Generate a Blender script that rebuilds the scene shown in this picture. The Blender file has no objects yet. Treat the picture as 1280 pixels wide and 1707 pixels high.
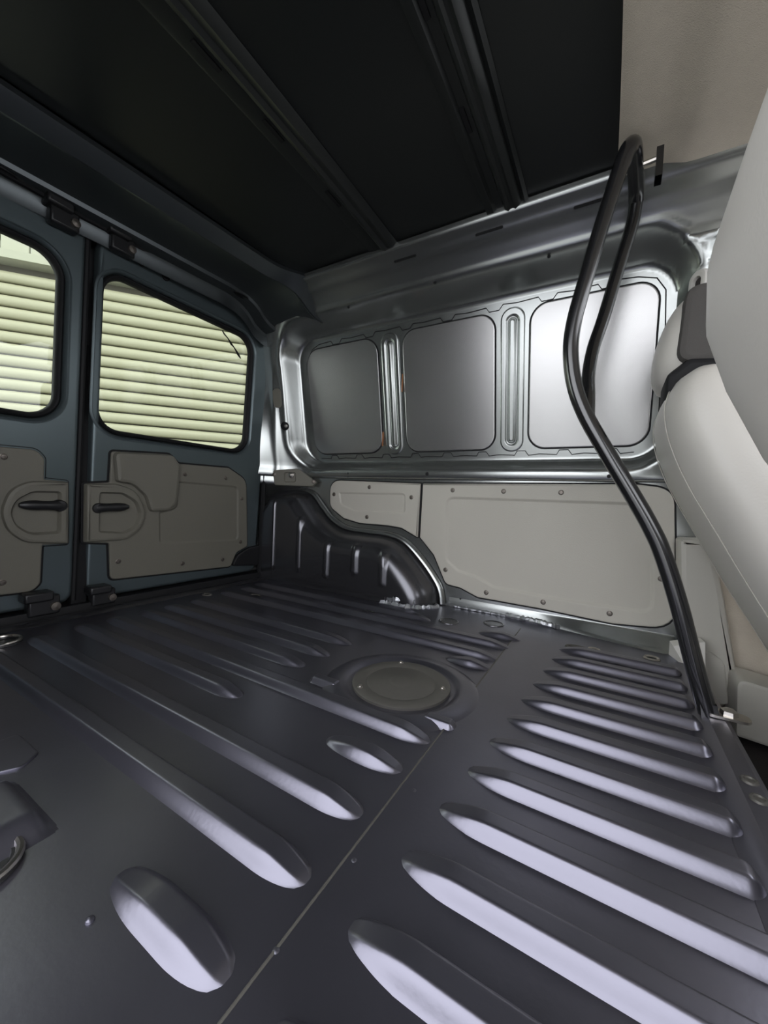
import bpy, math, random
from mathutils import Vector, Matrix
from mathutils.geometry import tessellate_polygon
random.seed(4)
V = Vector
sc = bpy.context.scene
COL = sc.collection
R = math.radians

# ------------------------------------------------------------------ camera, sky, exposure
CAM = V((0.0, 0.0, 0.40)); YAW, PITCH, ROLL, FPX = R(120.4), R(-1.9), R(2.5), 645.0
fw = V((math.cos(PITCH) * math.cos(YAW), math.cos(PITCH) * math.sin(YAW), math.sin(PITCH)))
_r = fw.cross(V((0, 0, 1))).normalized(); _u = _r.cross(fw)
rt = _r * math.cos(ROLL) + _u * math.sin(ROLL)
up = -_r * math.sin(ROLL) + _u * math.cos(ROLL)
cd = bpy.data.cameras.new('camera'); cam = bpy.data.objects.new('camera', cd); COL.objects.link(cam)
cd.sensor_fit = 'HORIZONTAL'; cd.sensor_width = 36.0; cd.lens = FPX / 1280 * 36.0; cd.clip_start = 0.01
m = Matrix((rt, up, -fw)).transposed().to_4x4(); m.translation = CAM; cam.matrix_world = m
sc.camera = cam

w = bpy.data.worlds.new('overcast_sky'); sc.world = w; w.use_nodes = True
bg = w.node_tree.nodes['Background']; bg.inputs[0].default_value = (0.93, 0.95, 1.0, 1); bg.inputs[1].default_value = 1.0
sc.view_settings.view_transform = 'Standard'; sc.view_settings.look = 'None'
sc.view_settings.gamma = 1.0; sc.view_settings.use_curve_mapping = False
sc.view_settings.exposure = 2.0


# ------------------------------------------------------------------ planes measured in the van (metres)
class Frame:
    """a plane with its own u, v axes and a normal that points into the van"""
    def __init__(s, o, u, v):
        s.o = V(o); s.u = V(u).normalized(); s.v = V(v).normalized(); s.n = s.u.cross(s.v).normalized()
    def p(s, q, d=0.0):
        return s.o + s.u * q[0] + s.v * q[1] + s.n * d
    def at(s, px, py):
        """where the sight line through photo point (px, py) meets the plane, in (u, v)"""
        d = fw * FPX + rt * (px - 640) + up * (853.5 - py)
        t = (s.o - CAM).dot(s.n) / d.dot(s.n)
        h = CAM + d * t - s.o
        return (h.dot(s.u), h.dot(s.v))
    def ats(s, pts): return [s.at(*p) for p in pts]

FLOOR = Frame((0, 0, 0), (1, 0, 0), (0, 1, 0))
SIDE = Frame((0, 1.402, 0), (1, 0, 0), (0, 0, 1))               # lower side wall
WIN = Frame((0, 1.43, 0.57), (1, 0, 0), (0, -.2, 1))            # blanked window plane
REAR = Frame((-1.44, 0, 0), (0, 1, 0), (.05, 0, 1))             # rear doors
PIL = Frame((-1.40, 1.286, 0), (.16, .087, 0), (0, 0, 1))       # rear pillar


def ray_y(px, py, y):
    d = fw * FPX + rt * (px - 640) + up * (853.5 - py); return CAM + d * ((y - CAM.y) / d.y)


# ------------------------------------------------------------------ materials
MATS = {}
def mat(name, col, rough=.5, metal=0.0, spec=.5, bump=0.0, bscale=200.0, var=0.0, vscale=6.0, coat=0.0, rvar=0.0):
    mt = bpy.data.materials.new(name); mt.use_nodes = True; nt = mt.node_tree; b = nt.nodes['Principled BSDF']
    b.inputs['Base Color'].default_value = (*col, 1); b.inputs['Roughness'].default_value = rough
    b.inputs['Metallic'].default_value = metal; b.inputs['Specular IOR Level'].default_value = spec
    if coat: b.inputs['Coat Weight'].default_value = coat; b.inputs['Coat Roughness'].default_value = .2
    tc = nt.nodes.new('ShaderNodeTexCoord')
    if var or rvar:
        n = nt.nodes.new('ShaderNodeTexNoise'); n.inputs['Scale'].default_value = vscale; n.inputs['Detail'].default_value = 6
        nt.links.new(tc.outputs['Object'], n.inputs['Vector'])
        if var:
            r = nt.nodes.new('ShaderNodeMapRange'); r.inputs[3].default_value = 1 - var; r.inputs[4].default_value = 1 + var
            nt.links.new(n.outputs[0], r.inputs[0])
            mx = nt.nodes.new('ShaderNodeVectorMath'); mx.operation = 'SCALE'; mx.inputs[0].default_value = col
            nt.links.new(r.outputs[0], mx.inputs['Scale']); nt.links.new(mx.outputs[0], b.inputs['Base Color'])
        if rvar:
            r2 = nt.nodes.new('ShaderNodeMapRange'); r2.inputs[1].default_value = .3; r2.inputs[2].default_value = .7
            r2.inputs[3].default_value = rough - rvar; r2.inputs[4].default_value = rough + rvar
            nt.links.new(n.outputs[0], r2.inputs[0]); nt.links.new(r2.outputs[0], b.inputs['Roughness'])
    if bump:
        n2 = nt.nodes.new('ShaderNodeTexNoise'); n2.inputs['Scale'].default_value = bscale; n2.inputs['Detail'].default_value = 4
        nt.links.new(tc.outputs['Object'], n2.inputs['Vector'])
        bp = nt.nodes.new('ShaderNodeBump'); bp.inputs['Strength'].default_value = bump; bp.inputs['Distance'].default_value = .002
        nt.links.new(n2.outputs[0], bp.inputs['Height']); nt.links.new(bp.outputs[0], b.inputs['Normal'])
    MATS[name] = mt
    return mt

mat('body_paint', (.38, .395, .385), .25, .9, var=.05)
mat('door_paint_shaded', (.10, .125, .132), .36, .6, var=.04)  # same paint as the body; the unlit look of the doors is in the colour
mat('roof_paint_shaded', (.022, .024, .024), .34, .4, var=.08)  # body paint again, made near black to carry the shade under the roof
mat('header_paint', (.085, .095, .10), .33, .75)
mat('floor_paint', (.17, .166, .20), .31, .9, spec=.5, bump=.07, bscale=160, var=.12, vscale=9, rvar=.015)
mat('arch_paint', (.12, .12, .13), .26, .85, bump=.06, bscale=220)
mat('blank_metal', (.44, .435, .43), .27, .85, var=.04, bump=.05, bscale=60)
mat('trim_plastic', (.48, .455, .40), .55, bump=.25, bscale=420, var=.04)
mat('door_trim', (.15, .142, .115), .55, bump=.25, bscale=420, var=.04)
mat('pillar_plastic', (.50, .48, .43), .45, bump=.08, bscale=300)
mat('seat_vinyl', (.60, .575, .53), .42, bump=.14, bscale=260, var=.03)
mat('seat_fabric', (.075, .07, .065), .9, bump=.3, bscale=600)
mat('headliner_felt', (.56, .50, .415), .95, bump=.5, bscale=500, var=.08, vscale=40)
mat('black_plastic', (.012, .012, .013), .4)
mat('rubber', (.009, .009, .010), .6, spec=.25)
mat('black_tube', (.010, .010, .011), .16, coat=.9)
mat('steel', (.55, .52, .48), .3, 1.0)
mat('screw_steel', (.18, .16, .14), .4, .8)
mat('cover_metal', (.105, .10, .09), .5, .4, bump=.1, bscale=150)
mat('carpet', (.035, .03, .03), .95, bump=.6, bscale=300)
mat('shutter_paint', (.30, .285, .20), .45, var=.05)
mat('cladding', (.33, .325, .26), .6, var=.04)
mat('shutter_box', (.06, .052, .04), .7)
mat('concrete', (.34, .34, .33), .9, var=.2)
mat('sealer', (.42, .43, .45), .35, .8, bump=.9, bscale=90)
mat('rust', (.30, .12, .05), .8, var=.3, vscale=60)
mat('white_plastic', (.62, .60, .56), .45)
mat('stitch', (.52, .50, .45), .8)
g = bpy.data.materials.new('glass'); g.use_nodes = True; nt = g.node_tree
for n in list(nt.nodes): nt.nodes.remove(n)
o_ = nt.nodes.new('ShaderNodeOutputMaterial'); mx = nt.nodes.new('ShaderNodeMixShader')
tr = nt.nodes.new('ShaderNodeBsdfTransparent'); tr.inputs[0].default_value = (.92, .96, .90, 1)
gl = nt.nodes.new('ShaderNodeBsdfGlossy'); gl.inputs[1].default_value = .01
fr = nt.nodes.new('ShaderNodeFresnel'); fr.inputs[0].default_value = 1.45
nt.links.new(fr.outputs[0], mx.inputs[0]); nt.links.new(tr.outputs[0], mx.inputs[1]); nt.links.new(gl.outputs[0], mx.inputs[2])
nt.links.new(mx.outputs[0], o_.inputs[0]); MATS['glass'] = g


# ------------------------------------------------------------------ mesh helpers
class MB:
    def __init__(s): s.v = []; s.f = []
    def add(s, vs):
        i = len(s.v); s.v += [tuple(a) for a in vs]; return list(range(i, i + len(vs)))
    def loft(s, loops, closed=True):
        ids = [s.add(l) for l in loops]
        for a, b in zip(ids, ids[1:]):
            n = len(a)
            for i in range(n if closed else n - 1):
                j = (i + 1) % n; s.f.append((a[i], a[j], b[j], b[i]))
        return ids
    def fill(s, loops):
        base = [s.add(l) for l in loops]; flat = [i for l in base for i in l]
        for t in tessellate_polygon([[V(p) for p in l] for l in loops]): s.f.append(tuple(flat[i] for i in t))
    def grid(s, rows): return s.loft(rows, closed=False)
    def box(s, a, b):
        x0, y0, z0 = a; x1, y1, z1 = b
        i = s.add([(x0, y0, z0), (x1, y0, z0), (x1, y1, z0), (x0, y1, z0), (x0, y0, z1), (x1, y0, z1), (x1, y1, z1), (x0, y1, z1)])
        for q in ((0, 3, 2, 1), (4, 5, 6, 7), (0, 1, 5, 4), (1, 2, 6, 5), (2, 3, 7, 6), (3, 0, 4, 7)): s.f.append(tuple(i[k] for k in q))
    def tube(s, pts, r, seg=12, closed=False, flat=None):
        pts = [V(p) for p in pts]; n = len(pts); loops = []; ref = None
        for k in range(n):
            a = pts[k - 1] if (k or closed) else pts[k]; b = pts[(k + 1) % n] if (k < n - 1 or closed) else pts[k]
            t = (b - a).normalized()
            if ref is None: ref = t.orthogonal().normalized()
            ref = (ref - t * ref.dot(t)).normalized(); bi = t.cross(ref)
            rr = r[k] if isinstance(r, (list, tuple)) else r
            loops.append([pts[k] + (ref * math.cos(2 * math.pi * i / seg) + bi * math.sin(2 * math.pi * i / seg)) * rr for i in range(seg)])
        if closed:
            # close the ring by matching the nearest vertex
            d = min(range(seg), key=lambda q: (loops[0][q] - loops[-1][0]).length); l0 = loops[0][d:] + loops[0][:d]
            s.loft(loops); s.loft([loops[-1], l0])
        else:
            s.loft(loops); s.fill([loops[0]]); s.fill([loops[-1]])
    def lathe(s, o, ax, prof, seg=24):
        o = V(o); ax = V(ax).normalized(); e = ax.orthogonal().normalized(); f = ax.cross(e)
        s.loft([[o + ax * h + (e * math.cos(2 * math.pi * i / seg) + f * math.sin(2 * math.pi * i / seg)) * r for i in range(seg)] for r, h in prof])
    def build(s, name, mt, parent=None, sharp=40, loc=None):
        me = bpy.data.meshes.new(name); vs = s.v
        if loc is not None: vs = [tuple(V(p) - V(loc)) for p in vs]
        me.from_pydata(vs, [], s.f)
        me.validate()
        import bmesh
        bm = bmesh.new(); bm.from_mesh(me); bmesh.ops.remove_doubles(bm, verts=bm.verts, dist=1e-6)
        bmesh.ops.recalc_face_normals(bm, faces=bm.faces); bm.to_mesh(me); bm.free()
        me.materials.append(MATS[mt])
        for p in me.polygons: p.use_smooth = True
        me.set_sharp_from_angle(angle=R(sharp))
        ob = bpy.data.objects.new(name, me); COL.objects.link(ob)
        if loc is not None: ob.location = loc
        if parent:
            ob.parent = parent
            bpy_parent_inverse(ob, parent)
        return ob

def bpy_parent_inverse(ob, parent):
    ob.matrix_parent_inverse = world_of(parent).inverted()

def world_of(o):
    m_ = Matrix.Translation(o.location)
    return world_of(o.parent) @ o.matrix_parent_inverse @ m_ if o.parent else m_

def tag(o, label=None, cat=None, group=None, kind=None):
    if label: o['label'] = label
    if cat: o['category'] = cat
    if group: o['group'] = group
    if kind: o['kind'] = kind
    return o
def empty(name, loc=(0, 0, 0)):
    o = bpy.data.objects.new(name, None); COL.objects.link(o); o.location = loc; o.empty_display_size = .05; return o
def link_copy(src, name, loc, parent):
    o = src.copy(); o.name = name; COL.objects.link(o); o.location = loc
    o.parent = parent
    if parent: bpy_parent_inverse(o, parent)
    return o

def rpoly(pts, rad, seg=6):
    """2D polygon with rounded corners"""
    n = len(pts); out = []
    for i in range(n):
        r = rad[i] if isinstance(rad, (list, tuple)) else rad
        p = V(pts[i]).to_2d(); a = (V(pts[i - 1]).to_2d() - p); b = (V(pts[(i + 1) % n]).to_2d() - p)
        la, lb = a.length, b.length; a /= la; b /= lb
        ang = a.angle(b)
        if r <= 0 or ang > 3.1: out.append(tuple(p)); continue
        t = min(r / math.tan(ang / 2), la * .49, lb * .49)
        p0, p1 = p + a * t, p + b * t
        for k in range(seg + 1):
            q = k / seg; out.append(tuple(p0 * (1 - q) ** 2 + p * 2 * q * (1 - q) + p1 * q ** 2))
    return out
def rrect(x0, x1, y0, y1, r, seg=8):
    out = []
    for cx, cy, a0 in ((x1 - r, y1 - r, 0), (x0 + r, y1 - r, 90), (x0 + r, y0 + r, 180), (x1 - r, y0 + r, 270)):
        for k in range(seg + 1):
            a = R(a0 + 90 * k / seg); out.append((cx + r * math.cos(a), cy + r * math.sin(a)))
    return out
def area2(l): return sum(l[i - 1][0] * l[i][1] - l[i][0] * l[i - 1][1] for i in range(len(l))) / 2
def inset(l, d):
    sg = 1 if area2(l) > 0 else -1; n = len(l); out = []
    for i in range(n):
        a = V(l[i]) - V(l[i - 1]); b = V(l[(i + 1) % n]) - V(l[i])
        if a.length < 1e-7: a = b
        if b.length < 1e-7: b = a
        na = V((-a.y, a.x)).normalized(); nb = V((-b.y, b.x)).normalized(); k = (na + nb)
        k = k / max(.6, k.dot(na)) if k.length > 1e-6 else na
        out.append((l[i][0] + k.x * d * sg, l[i][1] + k.y * d * sg))
    return out
def field(mb, F, loop, d, subs):
    """face on the plane at height d with embossed fields (loop, rise, slope width, nested)"""
    # a narrow flat border keeps the rounded edges from bending the shading of the flat face
    mb.loft([[F.p(q, d) for q in loop], [F.p(q, d) for q in inset(loop, .0012)]])
    for s in subs: mb.loft([[F.p(q, d) for q in s[0]], [F.p(q, d) for q in inset(s[0], -.0012)]])
    mb.fill([[F.p(q, d) for q in inset(loop, .0012)]] + [[F.p(q, d) for q in inset(s[0], -.0012)] for s in subs])
    for s in subs:
        lp, rise, wd = s[:3]; ls = []; cur = lp; K = 4
        for k in range(K + 1):
            t = k / K; ls.append([F.p(q, d + rise * (t * t * (3 - 2 * t))) for q in inset(lp, wd * t)])
        mb.loft(ls); field(mb, F, inset(lp, wd), d + rise, s[3] if len(s) > 3 else [])
def plate(name, F, outer, d0, th, bev, mt, parent=None, subs=(), sharp=35):
    mb = MB(); mid = inset(outer, bev * .3)
    mb.loft([[F.p(q, d0) for q in outer], [F.p(q, d0 + th - bev) for q in outer], [F.p(q, d0 + th - bev * .3) for q in mid], [F.p(q, d0 + th) for q in inset(outer, bev)]])
    field(mb, F, inset(outer, bev), d0 + th, list(subs))
    return mb.build(name, mt, parent, sharp)
SCREW = None
def screw(F, q, d, parent, r=.0065, name='screw', mt='screw_steel'):
    mb = MB(); mb.lathe(F.p(q, d), F.n, [(r * 1.35, -.001), (r * 1.35, .001), (r, .002), (r * .9, .0042), (r * .45, .0046), (r * .4, .0025), (0.0001, .0025)], 12)
    return mb.build(name, mt, parent, 30)
def hole_disc(F, q, d, parent, r, name='hole', ry=None):
    mb = MB(); ry = ry or r
    lp = [(q[0] + r * math.cos(a * math.pi / 8), q[1] + ry * math.sin(a * math.pi / 8)) for a in range(16)]
    mb.loft([[F.p(p, d) for p in lp], [F.p(p, d + .0012) for p in lp]]); mb.fill([[F.p(p, d + .0012) for p in lp]])
    return mb.build(name, 'rubber', parent)
def sm(t): t = max(0., min(1., t)); return t * t * (3 - 2 * t)
def cr(pts, n=6):
    """Catmull-Rom through points of any dimension"""
    P = [V(p) for p in pts]; P = [P[0] * 2 - P[1]] + P + [P[-1] * 2 - P[-2]]; out = []
    for i in range(1, len(P) - 2):
        a, b, c, d = P[i - 1:i + 3]
        for k in range(n):
            t = k / n; out.append(.5 * (2 * b + (c - a) * t + (2 * a - 5 * b + 4 * c - d) * t * t + (3 * b - a - 3 * c + d) * t ** 3))
    out.append(P[-2]); return out
def loop3(pts2, F, d): return [F.p(q, d) for q in pts2]


# ------------------------------------------------------------------ floor
XR, XF, XSEAM = -1.405, .185, -.232
mb = MB(); nx, ny = 40, 40
mb.grid([[(XR + (XF - XR) * i / nx, -.06 + 1.475 * j / ny, 0) for j in range(ny + 1)] for i in range(nx + 1)])
floor = tag(mb.build('floor', 'floor_paint'), 'dark painted ribbed steel load floor of the van', kind='structure')
mb = MB()
mb.loft([[(XSEAM, -.06, .0), (XSEAM, 1.31, .0)], [(XSEAM + .0015, -.06, .0022), (XSEAM + .0015, 1.31, .0022)], [(XSEAM + .02, -.06, .0022), (XSEAM + .02, 1.31, .0022)], [(XSEAM + .10, -.06, .0001), (XSEAM + .10, 1.31, .0001)]], closed=False)
mb.build('floor_seam', 'floor_paint', floor)
mb = MB(); mb.tube([(XSEAM, -.06 + 1.36 * k / 12, .0012) for k in range(13)], .0019, 8); mb.build('seam_bead', 'cover_metal', floor)

def rib(x0, x1, y0, wd=.044, h=.0105, tl=.05, tr=.03):
    """long pressed bead: near flank, flat top, far flank, tapered ends"""
    L = x1 - x0; nx = max(14, int(L / .02)); xs = sorted(set([x0 + L * i / nx for i in range(nx + 1)] + [x0 + tl * k / 8 for k in range(9)] + [x1 - tr * k / 8 for k in range(9)]))
    rows = []; N = 22
    for x in xs:
        e = min(1, (x - x0) / tl, (x1 - x) / tr); e = max(0., e); e2 = math.sqrt(max(0., 1 - (1 - e) ** 2))
        cy = y0 + wd / 2; hw = wd / 2 * (.25 + .75 * e2); row = []
        for k in range(N + 1):
            s = -1 + 2 * k / N; q = min(1, (1 - abs(s)) / .56); q = .45 * q + .55 * sm(q)
            row.append((x, cy + s * hw, h * q * (e2 * .6 + .4 * sm(e)) - .0004))
        rows.append(row)
    mb = MB(); mb.grid(rows); return mb.build('floor_rib', 'floor_paint', floor, 60)
# front panel beads run under the bulkhead bar
for k in range(12):
    y = .182 + .0895 * k
    rib(-.200 + .0085 * k, .160 + .0012 * k, y - .002, wd=.048, h=.0165, tl=.07, tr=.018)
# rear panel beads
for x0, x1, y in ((-.42, -.25, .182), (-1.28, -.25, .280), (-1.28, -.25, .380), (-.385, -.245, .480), (-1.30, -.605, .486), (-1.30, -.238, .567),
                  (-1.30, -.60, .660), (-1.30, -.59, .742), (-1.30, -.59, .836), (-.345, -.228, .910), (-1.32, -.228, .976), (-1.32, -.220, 1.075), (-.335, -.205, 1.158), (-1.34, -.50, 1.165)):
    rib(x0, x1, y, wd=.048, h=.0155, tl=.07, tr=.06)
# octagonal pressing with the round cover
dc = V((-.370, .735, 0))
mb = MB(); ringp = [(.168, -.0005), (.160, .004), (.148, .0085), (.132, .0095), (.124, .0095), (.118, .004), (.112, .003), (.0005, .003)]
mb.lathe(dc, (0, 0, 1), ringp, 64); mb.build('cover_pressing', 'floor_paint', floor, 60)
for a, b in (((-.545, .640), (-.470, .640)), ((-.280, .640), (-.215, .640))): rib(a[0], b[0], a[1] - .008, wd=.036, h=.012, tl=.012, tr=.012)
cov = empty('floor_access_cover', dc + V((0, 0, .003)))
mb = MB(); mb.lathe(dc + V((0, 0, .003)), (0, 0, 1), [(.105, 0), (.105, .005), (.102, .0068), (.078, .0068), (.074, .0048), (.070, .0066), (.028, .0066), (.024, .0085), (.016, .0095), (.0004, .0098)], 64)
mb.build('cover_plate', 'cover_metal', cov, 40)
for q in ((668, 1112), (600, 1153), (737, 1156)):
    s = screw(FLOOR, FLOOR.at(*q), .0095, cov, .0045, mt='steel')
tag(cov, 'round dark metal access cover with three bright screws in the load floor', 'cover')
# weld studs, drain plugs, slots and lashing points of the floor
for q in ((690, 1320), (590, 1437), (460, 1588), (150, 1535)):
    mb = MB(); c = FLOOR.p(FLOOR.at(*q)); mb.lathe(c, (0, 0, 1), [(.004, 0), (.0035, .002), (.002, .003), (.0002, .0033)], 12); mb.build('weld_stud', 'floor_paint', floor)
for q in ((610, 1022), (748, 1036), (823, 1040)):
    mb = MB(); c = FLOOR.p(FLOOR.at(*q)); mb.lathe(c, (0, 0, 1), [(.034, -.0005), (.033, .002), (.029, .003), (.027, .001), (.0002, .001)], 24); mb.build('drain_plug', 'arch_paint', floor)
def slot(q, rx, ry):
    c = FLOOR.at(*q); mb = MB()
    lp = [(c[0] + rx * math.cos(a * math.pi / 10), c[1] + ry * math.sin(a * math.pi / 10)) for a in range(20)]
    mb.loft([[FLOOR.p(p, .001) for p in inset(lp, -.006)], [FLOOR.p(p, .005) for p in inset(lp, -.003)], [FLOOR.p(p, .004) for p in lp], [FLOOR.p(p, .001) for p in inset(lp, .002)]])
    rm = mb.build('slot_rim', 'steel' if rx < .02 else 'cover_metal', floor)
    mb = MB(); mb.fill([[FLOOR.p(p, .0016) for p in inset(lp, .001)]]); mb.build('slot_opening', 'rubber', floor)
slot((962, 1081), .026, .011); slot((990, 1084), .012, .009); slot((1086, 1098), .014, .012); slot((425, 994), .022, .014); slot((345, 992), .016, .011)
def lash_ring(px, py, rr, label):
    c = FLOOR.p(FLOOR.at(px, py)); e = empty('lashing_ring', c)
    mb = MB(); mb.lathe(c, (0, 0, 1), [(rr * 1.1, 0), (rr * 1.05, .004), (rr * .8, .005), (rr * .75, .0015), (.0003, .0012)], 28); mb.build('cup', 'black_plastic', e)
    mb = MB(); mb.tube([c + V((rr * math.cos(a * math.pi / 14), rr * math.sin(a * math.pi / 14), .006)) for a in range(28)], .0042, 8, closed=True); mb.build('ring', 'steel', e)
    tag(e, label, 'lashing ring')
lash_ring(2, 1072, .036, 'worn steel lashing ring in the floor below the left rear door')
lash_ring(-46, 1455, .036, 'steel lashing ring at the left photo edge, nearest to the viewer')
# small pressed plate and hump near the side door
c = FLOOR.at(8, 1262); lp = rpoly([(c[0] - .05, c[1] - .03), (c[0] + .03, c[1] - .03), (c[0] + .05, c[1] + .005), (c[0] + .03, c[1] + .03), (c[0] - .05, c[1] + .03)], .012)
plate('patch_plate', FLOOR, lp, 0, .003, .002, 'floor_paint', floor)
mb = MB(); rows = []
for i in range(15):
    row = []
    for j in range(15):
        s, t = -1 + 2 * i / 14, -1 + 2 * j / 14; q = sm(min(1, (1 - abs(s)) / .4)) * sm(min(1, (1 - abs(t)) / .5))
        row.append((-.605 + s * .075, .160 + t * .036, .020 * q - .0004))
    rows.append(row)
mb.grid(rows); mb.build('floor_hump', 'floor_paint', floor, 60)
# front edge of the load floor and the foot well behind the seats
mb = MB(); ys = (-.06, 1.415)
pr = [(.150, .0005), (.168, .003), (.180, .012), (.205, .013), (.214, .008), (.216, -.16)]
mb.loft([[(x, y, z) for x, z in pr] for y in ys], closed=False); mb.build('floor_front_edge', 'floor_paint', floor, 30)
for q in ((1247, 1316), (1252, 1345)):
    c = FLOOR.at(*q); mb = MB(); mb.lathe((.195, c[1], .0125), (0, 0, 1), [(.011, 0), (.010, .003), (.007, .0035), (.006, .001), (.0002, .001)], 16); mb.build('edge_plug', 'cover_metal', floor)
mb = MB(); mb.box((.216, -.06, -.19), (1.35, 1.46, -.16)); cf = mb.build('cab_floor', 'carpet'); tag(cf, 'dark carpeted cab floor below the seats', kind='structure')
mb = MB(); mb.loft([[(XR - .03, y, -.045), (XR - .03, y, -.004), (XR - .004, y, .009), (XR + .022, y, .009), (XR + .034, y, .0)] for y in (-.03, 1.30)], closed=False)
tag(mb.build('floor_rear_sill', 'arch_paint', floor), None)

# ------------------------------------------------------------------ far side wall, one pressed skin
PROF = [(1.418, -.03), (1.412, .0), (1.412, .484), (1.392, .488), (1.3865, .494), (1.3880, .508), (1.3905, .530), (1.3870, .55), (1.237, 1.08), (1.226, 1.097), (1.208, 1.122), (1.186, 1.147), (1.160, 1.170), (1.147, 1.178), (1.139, 1.181), (1.128, 1.190), (1.118, 1.200), (1.104, 1.2035), (1.098, 1.208), (1.097, 1.225)]
rowsS = []
for (a, b), (c, d) in zip(PROF, PROF[1:]):
    n = max(1, int(math.hypot(c - a, d - b) / .0075)); rowsS += [(a + (c - a) * k / n, b + (d - b) * k / n) for k in range(n)]
rowsS.append(PROF[-1])
def rbox(x, z, cx, cz, hx, hz, r):
    qx, qz = abs(x - cx) - hx + r, abs(z - cz) - hz + r
    return math.hypot(max(qx, 0), max(qz, 0)) + min(max(qx, qz), 0) - r
def wall_y(x, y, z):
    y0 = y
    if .5 < z < 1.14:
        sd = rbox(x, z, -.570, .826, .695, .264, .095)
        k = sm((.040 - sd) / .040)
        y = y + (1.43 - .2 * (z - .57) - y) * k
        lip = math.exp(-((sd - .047) / .008) ** 2); y -= .004 * lip
    if x < -1.20:
        t = (-1.20 - x) / .23; o = (.135 * (1 - sm((z - .50) / .55)) + .02) * sm((z - .39) / .07)
        y -= o * t ** 1.7
        y -= .006 * math.exp(-((x + 1.352) / .012) ** 2) * sm((1.0 - z) / .15)
    # triangular pressing and seat belt boss ahead of the window
    if .09 < x < .24 and .98 < z < 1.13:
        t3 = max(-(z - 1.02) * .55 + (.148 - x), -(z - 1.02) * .45 + (x - .170), z - 1.097)
        y += .007 * math.exp(-(t3 / .0055) ** 2)
    return y
xs = [-1.43 + .0085 * i for i in range(int((.32 + 1.43) / .0085) + 1)]
mb = MB(); mb.grid([[(x, wall_y(x, y, z), z) for (y, z) in rowsS] for x in xs])
wall = tag(mb.build('wall_right', 'body_paint', None, 50), 'grey metallic inner body side opposite the sliding door', kind='structure')
# three blanking panels and two upright beads fill the window opening
for k, (x0, x1, r) in enumerate(((-1.222, -.850, .065), (-.735, -.378, .055), (-.262, .084, .055))):
    lp = rrect(x0, x1, .030, .490, r)
    plate('panel_gasket', WIN, inset(lp, -.0045), -.001, .0025, .0005, 'rubber', wall)
    plate('blanking_panel', WIN, lp, 0, .006, .0025, 'blank_metal', wall)
for x in (-.793, -.319):
    plate('bead_surround', WIN, rrect(x - .040, x + .040, .020, .497, .038), -.001, .008, .005, 'body_paint', wall,
          subs=[(rrect(x - .024, x + .024, .04, .475, .0235), -.005, .007, [(rrect(x - .0155, x + .0155, .050, .465, .0150), .010, .010)])])
# stepped flange line round the opening
def flange(pts):
    mb = MB(); mb.tube([WIN.p(p, .0006) for p in pts], .0016, 6); mb.build('flange_edge', 'rubber', wall)
def stepped(x0, x1, v, s, n):
    out = []; L = (x1 - x0) / n
    for k in range(n):
        a = x0 + L * k; out += [(a, v), (a + L * .40, v + .003 * s), (a + L * .46, v - .012 * s), (a + L * .66, v - .012 * s), (a + L * .74, v + .004 * s)]
    return out + [(x1, v)]
flange(stepped(-1.15, .03, .508, 1, 7)); flange(stepped(-1.19, .05, .010, -1, 9))
flange([(-1.236, .08), (-1.238, .20), (-1.230, .21), (-1.238, .24), (-1.240, .36), (-1.228, .44), (-1.19, .492), (-1.15, .508)])
flange([(.03, .508), (.075, .495), (.098, .46), (.104, .36), (.112, .34), (.112, .20), (.104, .19), (.106, .09)])
mb = MB(); c = WIN.p((-.7425, .30)); mb.box(c + V((-.002, -.008, -.035)), c + V((.002, -.004, .035))); mb.build('rust_streak', 'rust', wall)
mb = MB(); c = WIN.p((-.846, .085)); mb.box(c + V((-.003, -.008, -.03)), c + V((.002, -.004, .03))); mb.build('rust_streak', 'rust', wall)
# small drilled holes
BELT = Frame((0, 1.3855, .52), (1, 0, 0), (0, 0, 1))
for q, r in (((580, 789), .004), ((580, 795), .003), ((712, 790), .007), ((1015, 794), .006)): hole_disc(BELT, BELT.at(*q), .0005, wall, r)
RAIL = Frame((0, 1.150, 1.1775), (1, 0, 0), (0, -.026, .008))
RF = Frame((0, 1.197, 1.135), (1, 0, 0), (0, -.025, .025))
for q in ((725, 471), (915, 427), (581, 512)): hole_disc(RF, RF.at(*q), .001, wall, .005)
LIP = Frame((0, 1.128, 1.190), (1, 0, 0), (0, -.010, .0095))
for a in ((675, 431), (815, 385), (985, 338)):
    q = LIP.at(*a); lp = rrect(q[0] - .040, q[0] + .040, q[1] - .0035, q[1] + .0035, .003)
    mb = MB(); mb.loft([[LIP.p(p, -.003) for p in lp], [LIP.p(p, .0015) for p in lp]]); mb.fill([[LIP.p(p, .0015) for p in lp]]); mb.build('rail_slot', 'rubber', wall)
for q in ((978, 1042), (966, 1054), (766, 999), (772, 1003), (776, 1010)):
    hole_disc(SIDE, SIDE.at(*q), -.009, wall, .006 if q[0] > 900 else .0035)

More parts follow.
